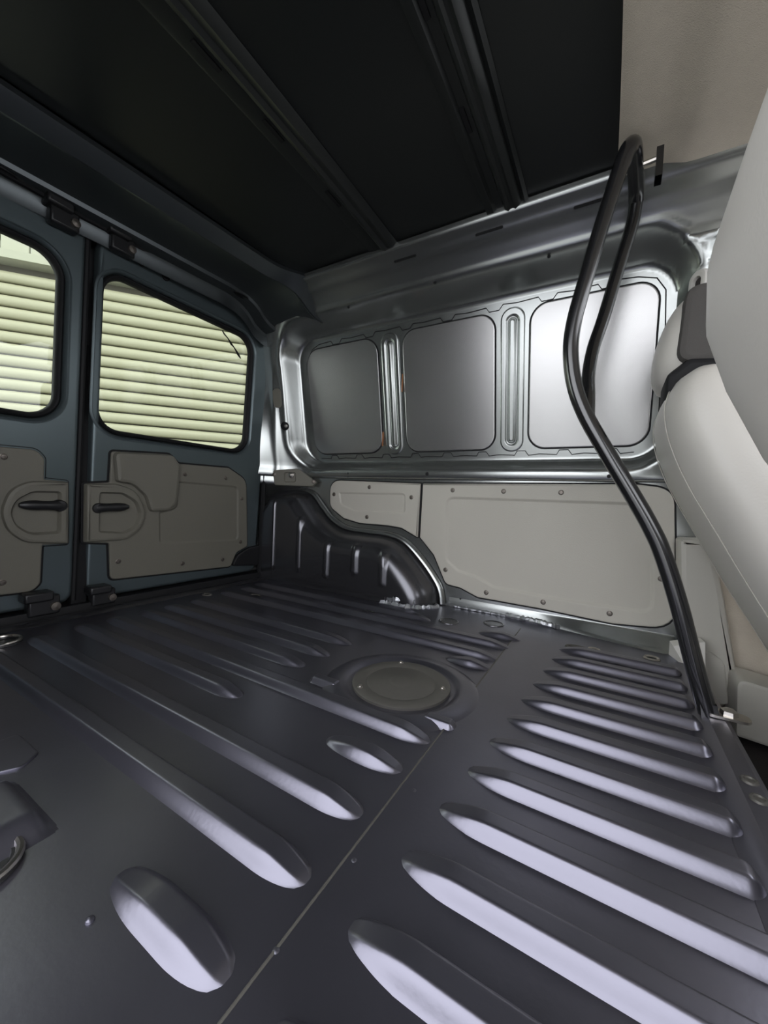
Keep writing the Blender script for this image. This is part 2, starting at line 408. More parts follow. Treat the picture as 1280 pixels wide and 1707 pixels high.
# ------------------------------------------------------------------ grey trim panels on the lower side wall
def trimpanel(name, F, px, rad, label, scr, embs, d0, mt, cat='trim panel', parent=None, th=.006):
    e = empty(name, F.p(F.at(*px[0]), 0)) if parent is None else parent
    lp = rpoly(F.ats(px), rad)
    plate('seal', F, inset(lp, -.006), d0 - .003, .0032, .001, 'rubber', e)
    subs = [(rpoly(F.ats(p), r), rise, wd) for p, r, rise, wd in embs]
    pn = plate('panel', F, lp, d0 + .001, th, .004, mt, e, subs)
    for s in scr: screw(F, F.at(*s), d0 + th + .001, pn)
    if parent is None: tag(e, label, cat)
    return e
trimpanel('side_trim_panel', SIDE, [(704, 806), (1060, 807), (1124, 815), (1127, 1050), (1020, 1040), (900, 1015), (795, 996), (766, 980), (742, 974), (722, 925), (699, 896)],
          [.003, .01, .085, .07, .02, .02, .03, .03, .03, .04, .004], 'large grey plastic trim panel with eight screws on the side wall behind the tubular bar',
          [(754, 817), (839, 819), (935, 821), (742, 950), (810, 988), (905, 1004), (1016, 1023), (1102, 965)],
          [([(742, 827), (1090, 838), (1092, 1026), (942, 1004), (822, 981), (790, 963), (762, 954), (741, 935)], [.035, .04, .04, .02, .03, .03, .03, .03], -.006, .011)], -.010, 'trim_plastic')
trimpanel('side_trim_panel', SIDE, [(549, 800), (700, 806), (695, 896), (668, 880), (645, 876), (598, 872), (572, 864), (549, 845)],
          [.06, .003, .003, .03, .04, .04, .03, .05], 'small grey plastic trim panel with rounded left end above the wheel arch',
          [(556, 824), (615, 812), (685, 829), (611, 862)], [([(563, 820), (676, 822), (675, 857), (590, 853), (566, 842)], [.01, .02, .02, .03, .03], -.005, .009)], -.010, 'trim_plastic')

# ------------------------------------------------------------------ wheel arch
top = cr([SIDE.at(*p) for p in ((472, 818), (500, 818), (520, 826), (535, 846), (552, 868), (577, 884), (612, 890), (648, 895), (674, 907), (702, 938), (726, 975), (733, 1000))], 8)
top = [(-1.432, .388), (-1.418, .402)] + [(p.x, p.y) for p in top]; top[-1] = (top[-1][0], .004)
def ztop(x):
    for (a, b), (c, d) in zip(top, top[1:]):
        if a <= x <= c: return b + (d - b) * (x - a) / max(1e-6, c - a)
    return top[0][1] if x < top[0][0] else 0.0
def dist(x, z):
    best = 9
    for (a, b), (c, d) in zip(top, top[1:]):
        dx, dz = c - a, d - b; t = max(0, min(1, ((x - a) * dx + (z - b) * dz) / (dx * dx + dz * dz + 1e-9))); best = min(best, math.hypot(x - a - dx * t, z - b - dz * t))
    return best
IN = Frame((0, 1.285, 0), (1, 0, 0), (0, 0, 1))
beads = [(IN.at(458, 890)[0], IN.at(458, 950)[1], IN.at(458, 832)[1], .010), (IN.at(500, 890)[0], IN.at(500, 950)[1], IN.at(500, 862)[1], .014), (IN.at(545, 930)[0], IN.at(545, 962)[1], IN.at(545, 903)[1], .015),
         (IN.at(592, 930)[0], IN.at(592, 957)[1], IN.at(592, 908)[1], .018), (IN.at(638, 950)[0], IN.at(638, 976)[1], IN.at(638, 918)[1], .017)]
mb = MB(); rows = []; x0, x1 = top[0][0], top[-1][0]
NX = 130
for i in range(NX + 1):
    x = x0 + (x1 - x0) * i / NX; zt = ztop(x); row = []
    for j in range(49):
        v = j / 48; v = 1 - (1 - v) ** 1.5; z = zt * v; d = dist(x, z) if j < 48 else 0
        k = min(1, d / .085); y = 1.402 - .122 * math.sqrt(max(0, 1 - (1 - k) ** 2.2))
        for bx, z0, z1, bw in beads:
            q = sm((bw - abs(x - bx)) / .009) * sm((z - z0) / .012 + .5) * sm((z1 - z) / .012 + .5); y -= .009 * q
        row.append((x, y, z))
    rows.append(row)
mb.grid(rows); arch = empty('wheel_arch', (-.95, 1.34, 0)); mb.build('arch_shell', 'arch_paint', arch, 60)
mb = MB(); tp = [SIDE.p((x, z), .001) for x, z in top]; tp2 = [SIDE.p((x, z), .001) for x, z in [(a, b) for a, b in inset(top + [(x1, -.3), (x0, -.3)], -.022)[:len(top)]]]
mb.grid([[p.lerp(q, t) + V((0, .006 - h_, 0)) for p, q in zip(tp, tp2)] for t, h_ in ((0, .002), (.12, .010), (.3, .0135), (.5, .012), (.75, .009), (1, 0))]); mb.build('arch_flange', 'body_paint', arch)
def sealer(pts, r, parent, seed):
    rnd = random.Random(seed); P = cr(pts, 10); mb = MB(); mb.tube([p + V((rnd.uniform(-.3, .3) * r, rnd.uniform(-.3, .3) * r, 0)) for p in P], [r * rnd.uniform(.55, 1.15) for _ in P], 7); return mb.build('seam_sealer', 'sealer', parent, 30)
b0, b1, b2 = FLOOR.p(FLOOR.at(638, 1003)), FLOOR.p(FLOOR.at(690, 1013)), FLOOR.p(FLOOR.at(733, 1012))
b0.y -= .012; b1.y -= .012
sealer([b0, (b0 + b1) / 2, b1, b2 + V((0, -.01, 0))], .016, arch, 2); sealer([b0 + V((.02, .004, .018)), (b0 + b1) / 2 + V((0, .004, .022)), b1 + V((0, .010, .022))], .014, arch, 3)
tag(arch, 'black painted stepped wheel arch in the rear corner of the load floor', 'wheel arch')
def sill_y(x): return 1.408 - .075 * sm((x + .30) / .46)
xs_ = [-.52 + .7 * k / 28 for k in range(29)]
mb = MB(); mb.grid([[(x, 1.4118, .036), (x, 1.4095, .030), (x, sill_y(x) + .010 * sm((x + .3) / .4), .012), (x, sill_y(x), -.001)] for x in xs_]); mb.build('sill_flange', 'body_paint', wall, 60)
sealer([V((x, sill_y(x) - .002, .004)) for x in (-.50, -.43, -.36, -.30)], .006, wall, 5)
sealer([V((x, sill_y(x) - .003, .006)) for x in (-.30, -.24, -.18, -.13)], .011, wall, 6)

# ------------------------------------------------------------------ plates on the rear pillar
e = empty('striker_plate', PIL.p(PIL.at(490, 795)))
plate('plate', PIL, rpoly(PIL.ats([(455, 784), (497, 781), (529, 804), (521, 811), (458, 809)]), [.01, .02, .008, .012, .012]), -.02, .028, .004, 'door_trim', e,
      subs=[(rpoly(PIL.ats([(474, 787), (494, 787), (494, 804), (474, 804)]), .012), -.006, .004)])
mb = MB(); mb.lathe(PIL.p(PIL.at(486, 792), .004), PIL.n, [(.014, 0), (.013, .006), (.007, .009), (.006, .016), (.0003, .018)], 16); mb.build('striker_bolt', 'steel', e)
for q in ((458, 791), (523, 803)): screw(PIL, PIL.at(*q), .008, e, .007)
tag(e, 'grey plastic striker plate with centre bolt on the rear pillar above the wheel arch', 'plate')
def wpt(x, z):
    """point on the side wall skin"""
    for (a, b), (c, d) in zip(PROF, PROF[1:]):
        if b <= z <= d and d > b: return V((x, wall_y(x, a + (c - a) * (z - b) / (d - b), z), z))
def wframe(x, z):
    p = wpt(x, z); return Frame(p, wpt(x + .02, z) - wpt(x - .02, z), wpt(x, z + .02) - wpt(x, z - .02))
F = wframe(-1.338, .838)
plate('blind_cap', F, rrect(-.021, .021, -.043, .043, .018), -.004, .008, .003, 'door_trim', wall)
F = wframe(-1.312, .715)
e = empty('bump_stop', F.o); mb = MB(); mb.lathe(F.o, F.n, [(.019, 0), (.019, .006), (.013, .010), (.012, .024), (.008, .028), (.0003, .029)], 18); mb.build('stop_body', 'black_plastic', e)
mb = MB(); mb.lathe(F.p((.006, 0), .026), F.n, [(.007, 0), (.006, .008), (.0003, .010)], 12); mb.build('stop_pin', 'steel', e)
tag(e, 'small black bump stop on the rear pillar', 'bump stop')
# jamb seal beside the rear door
mb = MB(); mb.tube(cr([(-1.424, 1.284, .03), (-1.418, 1.286, .5), (-1.402, 1.274, .9), (-1.385, 1.255, 1.10), (-1.372, 1.20, 1.165), (-1.36, 1.10, 1.178), (-1.362, .6, 1.182), (-1.362, -.02, 1.182)], 8), .012, 8); mb.build('door_seal', 'rubber', wall)

# ------------------------------------------------------------------ rear doors
def skin(name, F, outer, hole, parent, extra=()):
    """door inner skin: face with a window hole, rolled rims inward and an outer edge"""
    mb = MB(); rim = [(0, 0), (.006, -.003), (.012, -.010), (.016, -.020)]
    mb.loft([[F.p(q, -.035) for q in outer], [F.p(q, -.008) for q in outer], [F.p(q, -.002) for q in inset(outer, .004)], [F.p(q, 0) for q in inset(outer, .010)]])
    big = inset(hole, -.030); o2 = inset(outer, .010)
    mb.loft([[F.p(q, 0) for q in o2], [F.p(q, 0) for q in inset(o2, .002)]]); mb.loft([[F.p(q, 0) for q in big], [F.p(q, 0) for q in inset(big, -.002)]])
    mb.fill([[F.p(q, 0) for q in inset(o2, .002)], [F.p(q, 0) for q in inset(big, -.002)]])
    mb.loft([[F.p(q, d) for q in inset(big, i)] for i, d in ((0, 0), (.005, .002), (.010, -.002), (.014, -.010), (.017, -.024))])
    return mb.build(name, 'door_paint_shaded', parent, 40)
def rear_door(n, y0, y1, hole, label):
    e = empty('door_%d' % n, REAR.p((y0, .04))); e['kind'] = 'structure'; e['label'] = label
    outer = rrect(y0, y1, .035, 1.168, .035)
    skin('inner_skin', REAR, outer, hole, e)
    mb = MB(); wide = rrect(y0 - .025, y1 + .025, .0, 1.19, .02); hb = inset(hole, -.022)
    mb.fill([[REAR.p(q, -.040) for q in wide], [REAR.p(q, -.040) for q in hb]]); mb.fill([[REAR.p(q, -.045) for q in wide], [REAR.p(q, -.045) for q in hb]]); mb.loft([[REAR.p(q, -.040) for q in hb], [REAR.p(q, -.045) for q in hb]])
    mb.loft([[REAR.p(q, -.020) for q in hb], [REAR.p(q, -.042) for q in hb]])
    mb.build('outer_skin', 'black_plastic', e)
    mb = MB(); l2 = inset(hole, -.016)
    mb.loft([[REAR.p(q, d) for q in inset(l2, i)] for i, d in ((0, -.020), (.001, -.006), (.006, -.002), (.013, -.006), (.0165, -.016), (.017, -.026))]); mb.build('window_seal', 'rubber', e, 60)
    mb = MB(); gl_ = inset(hole, -.01)
    mb.loft([[REAR.p(q, -.024) for q in gl_], [REAR.p(q, -.028) for q in gl_]]); mb.fill([[REAR.p(q, -.024) for q in gl_]]); mb.fill([[REAR.p(q, -.028) for q in gl_]])
    mb.build('window_glass', 'glass', e)
    return e
hole2 = rrect(.603, 1.168, .588, 1.068, .062)
hole1 = rrect(.055, .487, .600, 1.050, .062)
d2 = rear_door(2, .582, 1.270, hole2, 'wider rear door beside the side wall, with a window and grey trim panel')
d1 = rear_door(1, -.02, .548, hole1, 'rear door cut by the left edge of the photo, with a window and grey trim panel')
mb = MB(); mb.box((-1.468, .545, .03), (-1.438, .585, 1.17)); sl = mb.build('centre_seal', 'rubber', d1)
sl.rotation_euler = (0, 0, 0)
mb = MB(); mb.tube([REAR.p((.553, .04), -.006), REAR.p((.553, 1.16), -.006)], .008, 8); mb.build('edge_seal', 'rubber', d1)
# trim of the wider door
ring = [(139, 806), (190, 806), (222, 816), (240, 850), (234, 878), (208, 899), (139, 903)]
trimpanel('trim', REAR, [(184, 752), (282, 757), (297, 773), (380, 780), (409, 800), (411, 910), (392, 921), (383, 944), (182, 966), (180, 905), (138, 904), (139, 806), (181, 804)],
          [.012, .03, .02, .02, .06, .015, .03, .02, .02, .006, .006, .006, .006], '', [(306, 790), (374, 796), (401, 831), (399, 903), (369, 932), (302, 939), (195, 935)],
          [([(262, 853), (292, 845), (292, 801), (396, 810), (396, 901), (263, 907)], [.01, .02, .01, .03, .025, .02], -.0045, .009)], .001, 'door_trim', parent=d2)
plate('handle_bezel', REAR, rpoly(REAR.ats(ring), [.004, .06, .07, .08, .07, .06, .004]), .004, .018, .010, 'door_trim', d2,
      subs=[(rpoly(REAR.ats([(160, 819), (200, 820), (224, 834), (232, 856), (224, 879), (202, 889), (159, 887)]), [.012, .04, .05, .05, .05, .04, .012]), -.017, .008)])
plate('latch_cover', REAR, rpoly(REAR.ats([(185, 753), (284, 758), (296, 776), (290, 838), (276, 851), (246, 852), (238, 826), (216, 806), (190, 803)]), [.02, .03, .02, .05, .03, .015, .04, .05, .012]), .005, .022, .012, 'door_trim', d2)
def handle(pts, parent, piv):
    a, b = [REAR.p(REAR.at(*q), .016) for q in pts]; mb = MB(); P = [a + (b - a) * (k / 8) for k in range(9)]
    mb.tube(P, [.006, .012, .014, .0145, .0135, .0135, .0145, .015, .009], 12); h = mb.build('door_handle', 'black_plastic', parent)
    c = REAR.p(REAR.at(*piv), .004); mb = MB(); mb.lathe(c, REAR.n, [(.018, 0), (.018, .016), (.014, .022), (.0003, .024)], 18); mb.build('handle_pivot', 'black_plastic', h)
handle([(210, 844), (151, 846)], d2, (158, 846))
trimpanel('trim', REAR, [(-70, 738), (60, 750), (73, 764), (72, 799), (111, 803), (111, 906), (69, 908), (66, 972), (52, 985), (-70, 1000)],
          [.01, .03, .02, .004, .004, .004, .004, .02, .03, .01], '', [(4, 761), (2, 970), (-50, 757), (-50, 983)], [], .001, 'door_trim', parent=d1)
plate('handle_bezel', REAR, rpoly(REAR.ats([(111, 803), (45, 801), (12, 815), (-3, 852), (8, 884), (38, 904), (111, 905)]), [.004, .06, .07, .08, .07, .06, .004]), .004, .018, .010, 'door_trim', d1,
      subs=[(rpoly(REAR.ats([(98, 818), (50, 817), (22, 831), (11, 852), (20, 876), (46, 891), (97, 888)]), [.012, .04, .05, .05, .05, .04, .012]), -.017, .008)])
handle([(28, 841), (103, 842)], d1, (96, 842))
# latches at the top and foot of the doors, bump stops, dark corner bracket
def latch(px, py, parent, s=1.0):
    c = REAR.p(REAR.at(px, py), 0); mb = MB()
    mb.box(c + V((.0, -.038 * s, -.030 * s)), c + V((.034, .030 * s, .022 * s))); mb.box(c + V((0, -.050 * s, .010 * s)), c + V((.05, .012 * s, .036 * s)))
    o = mb.build('latch_body', 'black_plastic', parent)
    bv = o.modifiers.new('bevel', 'BEVEL'); bv.width = .006; bv.segments = 2
    mb = MB(); mb.lathe(c + V((.034, .018 * s, -.008 * s)), (1, 0, 0), [(.012 * s, 0), (.011 * s, .008), (.0003, .010)], 14); mb.build('latch_roller', 'screw_steel', parent)
latch(104, 368, d1); latch(200, 412, d2); latch(70, 1004, d1, 1.1); latch(168, 990, d2, 1.0)
for q in ((236, 438), (276, 462)):
    c = REAR.p(REAR.at(*q), -.001); mb = MB(); mb.lathe(c, REAR.n, [(.013, 0), (.012, .006), (.007, .008), (.006, .004), (.0003, .004)], 14); mb.build('rubber_plug', 'rubber', d2)
lp = rpoly(REAR.ats([(384, 943), (393, 924), (412, 912), (430, 908), (430, 942)]), [.01, .03, .02, .005, .005])
plate('corner_bracket', REAR, lp, .001, .014, .006, 'black_plastic', d2)
# cord visible in the top corner of the glass
mb = MB(); mb.tube([REAR.p(REAR.at(*q), -.0225) for q in ((376, 549), (380, 556), (386, 563), (391, 572), (396, 578), (403, 590), (407, 597))], [.002, .003, .002, .0045, .002, .005, .002], 6); mb.build('frayed_cord', 'rubber', d2)
# dark sill under the doors
mb = MB(); mb.box((-1.50, -.06, -.06), (-1.415, 1.30, .030)); tag(mb.build('rear_threshold', 'black_plastic', None, 30), 'dark threshold beam under the rear doors', kind='structure')

# ------------------------------------------------------------------ roof, rear header, headliner
mb = MB(); rx0, rx1 = -1.145, .02
def xedge(y): return -1.150 + .062 * y + .055 * sm((y - .95) / .18) ** 2
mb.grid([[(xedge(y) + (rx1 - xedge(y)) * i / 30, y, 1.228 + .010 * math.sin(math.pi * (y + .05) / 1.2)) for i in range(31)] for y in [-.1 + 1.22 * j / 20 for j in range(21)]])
ceil = tag(mb.build('ceiling', 'roof_paint_shaded'), 'bare painted steel roof skin over the load bay, its shade put into the colour', kind='structure')
def bow(x0, x1, prof, name):
    ys = [-.1 + 1.215 * j / 24 for j in range(25)]
    mb = MB(); mb.grid([[(x0 + (x1 - x0) * a, y, 1.226 + .010 * math.sin(math.pi * (y + .05) / 1.2) - h) for a, h in prof] for y in ys]); return mb.build(name, 'roof_paint_shaded', ceil, 25)
b1 = bow(-.352, -.238, [(0, 0), (.03, .010), (.08, .012), (.20, .012), (.26, .004), (.42, .004), (.48, .016), (.55, .020), (.60, .016), (.66, .016), (.72, .020), (.80, .014), (.86, .004), (.94, .010), (1, 0)], 'roof_bow')
b2 = bow(-.745, -.640, [(0, 0), (.04, .006), (.10, .007), (.42, .005), (.50, .014), (.60, .018), (.68, .012), (.76, .012), (.84, .015), (.92, .010), (1, 0)], 'roof_bow')
for x, ys_, h in ((-.318, (.59, .82), .006), (-.712, (.47, .64, .86), .007)):
    for y in ys_:
        zz = 1.226 + .010 * math.sin(math.pi * (y + .05) / 1.2) - h
        mb = MB(); mb.box((x - .005, y - .03, zz - .0018), (x + .005, y + .03, zz + .004)); mb.build('bow_slot', 'rubber', ceil)
# header over the rear doors
hp = [(0, 1.232), (.006, 1.216), (.001, 1.211), (-.034, 1.189), (-.040, 1.189), (-.046, 1.195), (-.10, 1.203), (-.19, 1.198), (-.202, 1.192), (-.206, 1.181), (-.222, 1.178), (-.246, 1.176), (-.252, 1.166), (-.256, 1.13)]
mb = MB(); mb.grid([[(xedge(y) + a * (1 + .35 * sm((y - .97) / .2)), y, z - .075 * sm((y - 1.03) / .20) * sm(-a / .03)) for a, z in hp] for y in [-.1 + 1.36 * j / 68 for j in range(69)]])
hd = tag(mb.build('header_rail', 'header_paint', None, 28), 'dark steel header rail above the rear doors', kind='structure')
HF = Frame((-1.335, 0, 1.178), (0, 1, 0), (-1, 0, 0))
for q in ((0, 282), (402, 492)):
    p = HF.at(*q); mb = MB(); lp = [(p[0] + .030 * math.cos(a * math.pi / 10), p[1] + .011 * math.sin(a * math.pi / 10)) for a in range(20)]
    f3 = lambda l, d: [HF.o + HF.u * a[0] + HF.v * a[1] + V((0, 0, d)) for a in l]
    mb.loft([f3(inset(lp, -.004), 0), f3(inset(lp, -.003), -.003), f3(lp, -.0035), f3(lp, .001)]); mb.fill([f3(lp, -.001)]); mb.build('drain_slot', 'rubber', hd)
# headliner of the cab
mb = MB(); rows = []
for i in range(61):
    x = -.040 + 1.14 * i / 60; row = []
    for j in range(31):
        y = -.02 + 1.112 * j / 30; ed = -.006 * (1 - sm((x + .040) / .02))
        dip = .016 * sm((x - .045) / .06) + .010 * sm((x - .19) / .10)
        crn = .012 * sm((y - 1.03) / .08)
        row.append((x + .012 * math.sin(y * 2.2) * (1 - i / 60), y, 1.206 - dip - ed - crn))
    rows.append(row)
mb.grid(rows); mb.grid([[(p[0], p[1], p[2] + .022) for p in rows[0]], rows[0]])
hl = tag(mb.build('headliner', 'headliner_felt', None, 50), 'beige felt headliner above the front seats', 'headliner')

# ------------------------------------------------------------------ near side wall with the open sliding door, cab shell
OX0, OX1 = -.74, .36  # opening stretched rearward beyond the true doorway to brighten the floor ribs
mb = MB()
mb.box((-1.47, -.12, -.03), (OX0, -.07, 1.24)); mb.box((OX0, -.12, 1.19), (OX1, -.07, 1.24)); mb.box((OX0, -.12, -.20), (OX1, -.07, -.012)); mb.box((OX1, -.12, -.2), (.47, -.07, 1.24))
mb.box((.47, -.12, -.2), (1.36, -.07, .60)); mb.box((.47, -.12, 1.10), (1.10, -.07, 1.24))
tag(mb.build('wall_left', 'arch_paint', None, 30), 'near body side around the open sliding door', kind='structure')
mb = MB(); mb.box((.27, 1.42, -.2), (.40, 1.47, 1.24)); mb.box((.40, 1.42, -.2), (1.36, 1.47, .60)); mb.box((.40, 1.30, 1.10), (1.10, 1.47, 1.24))
tag(mb.build('wall_front_right', 'body_paint', None, 30), 'cab side behind the front seats', kind='structure')
mb = MB(); mb.box((1.30, -.12, -.2), (1.36, 1.47, .62)); mb.box((1.05, -.12, .55), (1.36, 1.47, .64)); tag(mb.build('wall_front', 'black_plastic', None, 30), 'dashboard bulkhead ahead of the seats', kind='structure')

mb = MB(); mb.box((-1.52, -.14, 1.250), (1.08, 1.50, 1.275)); tag(mb.build('roof_outer_skin', 'body_paint', None, 30), 'outer roof panel of the van', kind='structure')
mb = MB(); mb.box((-1.52, 1.475, -.25), (.42, 1.50, 1.26)); mb.box((-1.52, 1.292, -.06), (-1.44, 1.50, 1.26)); mb.box((-1.52, -.14, 1.165), (-1.40, 1.50, 1.26)); mb.box((-1.52, -.14, -.06), (-1.44, -.03, 1.26))
tag(mb.build('body_outer_skin', 'body_paint', None, 30), 'outer body side and rear corner of the van', kind='structure')

# ------------------------------------------------------------------ tubular bulkhead hoop
YA, YB = .965, 1.135
mainpx = [(1180, 1196), (1160, 1120), (1132, 1010), (1105, 925), (1085, 880), (1058, 832), (1010, 752), (975, 690), (957, 640), (951, 585), (957, 535), (975, 470), (1000, 385), (1024, 310), (1036, 275)]
P = [ray_y(px, py, YA) for px, py in mainpx]
P[0].z = max(P[0].z, .012)
zt = 1.168
P += [V((P[-1].x + .010, YA, zt - .012)), V((P[-1].x + .018, YA + .014, zt + .004))]
tx = P[-1].x
P += [V((tx + .005, YA + .05, zt + .002)), V((tx + .012, 1.09, zt - .008)), V((tx + .014, 1.122, zt - .022))]
P2 = [ray_y(px, py, y) for px, py, y in ((1053, 376, 1.122), (1030, 450, 1.115), (1006, 530, 1.10), (989, 580, 1.08), (981, 622, 1.05), (980, 660, 1.0), (979, 694, .97))]
hoop = empty('bulkhead_bar', P[0])
mb = MB(); mb.tube(cr(P, 5), .0165, 16); mb.build('hoop_tube', 'black_tube', hoop, 60)
mb = MB(); mb.tube(cr([P[-1]] + P2, 5), .0150, 14); mb.build('brace_tube', 'black_tube', hoop, 60)
for y in (YA,):
    mb = MB(); x = P[0].x; mb.loft([[V((x - .012, y - .016, .0)), V((x + .018, y - .016, .0)), V((x + .018, y + .016, .0)), V((x - .012, y + .016, 0))], [V((x - .016, y - .013, .035)), V((x + .010, y - .013, .035)), V((x + .010, y + .013, .035)), V((x - .016, y + .013, .035))]])
    mb.build('foot_flat', 'black_tube', hoop, 30)
mb = MB(); x = P[0].x; lp = rrect(x - .01, x + .062, YA - .018, YA + .018, .016)
mb.loft([[V((a, b, .014)) for a, b in lp], [V((a, b, .019)) for a, b in lp]]); mb.fill([[V((a, b, .019)) for a, b in lp]]); mb.build('foot_tab', 'steel', hoop, 30)
mb = MB(); mb.lathe((x + .030, YA, .019), (0, 0, 1), [(.014, 0), (.013, .008), (.008, .011), (.0003, .012)], 6); mb.build('foot_bolt', 'steel', hoop, 30)
bx = V((tx + .045, YA + .07, 1.170))
mb = MB(); mb.tube([bx + V((-.045, 0, -.006)), bx + V((.002, 0, -.002))], .0055, 8); mb.build('top_bolt', 'steel', hoop)
mb = MB(); mb.loft([[bx + V((a, b, c)) for a, b in ((0, -.016), (.013, -.016), (.013, .016), (0, .016))] for c in (-.050, -.02, .012)]); mb.fill([[bx + V((a, b, .012)) for a, b in ((0, -.016), (.013, -.016), (.013, .016), (0, .016))]])
mb.build('top_bracket', 'black_tube', hoop, 30)
tag(hoop, 'black bent tubular bulkhead hoop standing behind the front seat', 'bar')

# ------------------------------------------------------------------ front seats
def superloop(c, ax, ay, hx, hy, n=28, e=3.2):
    out = []
    for k in range(n):
        a = 2 * math.pi * k / n; ca, sa = math.cos(a), math.sin(a)
        out.append(c + ax * (hx * math.copysign(abs(ca) ** (2 / e), ca)) + ay * (hy * math.copysign(abs(sa) ** (2 / e), sa)))
    return out
def seat(name, yc, dx, spec, dz=0.0):
    """back leans rearward; squab ahead of it"""
    e = empty(name, (.55 + dx, yc, -.16)); Y = V((0, 1, 0))
    # rear face (x, z) and thickness, half width
    loops = []
    for i, (x, z, th, hw) in enumerate(spec):
        a = spec[max(0, i - 1)]; b = spec[min(len(spec) - 1, i + 1)]; t = V((min(0, b[0] - a[0]), 0, b[1] - a[1])).normalized(); n = V((t.z, 0, -t.x))
        c = V((x + dx, yc, z + dz)) + n * th / 2; loops.append(superloop(c, n, Y, th / 2, hw))
    mb = MB(); mb.loft(loops); mb.fill([loops[-1]]); mb.fill([loops[0]])
    back = mb.build('backrest', 'seat_vinyl', e, 60)
    # stitched seam along the inner and outer rear edges
    for s in ((-1, 1) if yc > .7 else ()):
        pts = []
        for (x, z, th, hw), lp in zip(spec[:-2], loops[:-2]):
            c = sum((V(p) for p in lp), V()) / len(lp)
            k = min(range(len(lp)), key=lambda q: abs(math.atan2((lp[q] - c).y * s, -(lp[q] - c).x - (lp[q] - c).z * 0) - 1.05)); pts.append(V(lp[k]) + V((-.001, s * .0005, 0)))
        mb = MB(); mb.tube(cr(pts, 5), .0011, 6); mb.build('seam', 'stitch', back)
    mb = MB(); sq = [(.40, .150, .0), (.42, .22, .02), (.55, .235, .03), (.75, .235, .045), (.87, .22, .05), (.91, .17, .05)]
    lo = [superloop(V((x + dx, yc, -.02 + h)), V((0, 0, 1)), Y, .075, hw) for x, hw, h in sq]; mb.loft(lo); mb.fill([lo[0]]); mb.fill([lo[-1]]); mb.build('squab', 'seat_vinyl', e, 60)
    mb = MB(); mb.box((.48 + dx, yc - .20, -.16), (.86 + dx, yc + .20, -.09)); mb.build('seat_base', 'black_plastic', e)
    return e
def headrest(parent, c, hx, hy, hz, insert):
    Y = V((0, 1, 0)); X = V((1, 0, 0)); loops = []
    for k in range(13):
        a = -math.pi / 2 + math.pi * k / 12; q = max(.12, math.cos(a)) ** .55; loops.append(superloop(V(c) + V((.02 * math.sin(a), 0, hz * math.sin(a))), X, Y, hx * q, hy * q, 24, 2.8))
    mb = MB(); mb.loft(loops); mb.fill([loops[0]]); mb.fill([loops[-1]]); h = mb.build('headrest', 'seat_vinyl', parent, 60)
    for s in (-.05, .05):
        mb = MB(); mb.tube([V(c) + V((.01, s, -hz * .6)), V(c) + V((.03, s, -hz - .09))], .006, 8); mb.build('headrest_post', 'steel', h)
    if insert:
        F2 = Frame(V(c) + V((0, -hy + .001, 0)), (1, 0, 0), (0, 0, 1))
        lp = rpoly([(-hx * .62, -hz * .62), (hx * .9, -hz * .72), (hx * .95, hz * .6), (hx * .6, hz * .86), (-hx * .5, hz * .84)], .03)
        plate('fabric_side', F2, lp, -.03, .034, .012, 'seat_fabric', h)
        lp = rpoly([(-hx * .80, -hz * 1.45), (hx * .6, -hz * 1.25), (hx * .9, -hz * .66), (-hx * .35, -hz * .56), (-hx * .80, -hz * .85)], .02)
        plate('lower_cover', F2, lp, -.10, .108, .012, 'rubber', h)
    return h
SP2 = [(.40, -.04, .15, .205), (.355, .03, .155, .218), (.300, .13, .16, .226), (.235, .24, .165, .230), (.170, .36, .165, .228), (.118, .46, .155, .222), (.088, .54, .145, .214), (.078, .60, .130, .206), (.083, .635, .115, .198), (.096, .660, .090, .184), (.114, .674, .062, .165), (.134, .680, .020, .13)]
SP1 = [(.47, -.02, .15, .205), (.36, .10, .155, .218), (.25, .24, .16, .226), (.165, .37, .165, .230), (.115, .45, .165, .230), (.083, .52, .16, .229), (.064, .58, .15, .227), (.062, .63, .14, .223), (.078, .70, .13, .212), (.102, .78, .115, .192), (.132, .86, .09, .165), (.158, .893, .05, .125), (.175, .90, .02, .08)]
s2 = seat('front_seat', 1.085, .0, SP2); tag(s2, 'light grey vinyl front seat beside the far pillar, behind the tubular bar', 'seat', 'front seats')
headrest(s2, (.145, 1.10, .770), .078, .115, .105, True)
s1 = seat('front_seat', .345, .0, SP1); tag(s1, 'light grey vinyl front seat nearest the viewer at the right photo edge', 'seat', 'front seats')

# ------------------------------------------------------------------ trim round the centre pillar
PB = Frame((0, 1.335, 0), (1, 0, 0), (0, 0, 1))
e = empty('pillar_trim', PB.p((.24, -.1)))
def pbq(px, py): return PB.at(px, py)
plate('trim_shell', PB, rpoly(PB.ats([(1131, 897), (1185, 899), (1207, 1000), (1232, 1150), (1150, 1140), (1133, 1060)]), [.01, .02, .05, .01, .01, .02]), -.06, .075, .014, 'pillar_plastic', e)
plate('lower_cover', PB, rpoly(PB.ats([(1140, 1085), (1180, 1082), (1205, 1100), (1212, 1170), (1150, 1170)]), [.01, .02, .03, .01, .01]), .012, .006, .003, 'pillar_plastic', e)
tag(e, 'grey plastic lower pillar trim between the side wall and the far seat', 'trim')
PC = Frame((0, 1.37, 0), (1, 0, 0), (0, 0, 1))
e = empty('cab_side_lining', PC.p((.45, -.1))); plate('lining', PC, rrect(.25, .95, -.155, .36, .03), -.03, .035, .01, 'headliner_felt', e)
tag(e, 'beige lining strip low in the gap between pillar trim and far seat', 'lining')
PS = Frame((0, 1.24, 0), (1, 0, 0), (0, 0, 1))
e = empty('sill_trim', PS.p(PS.at(1240, 1200)))
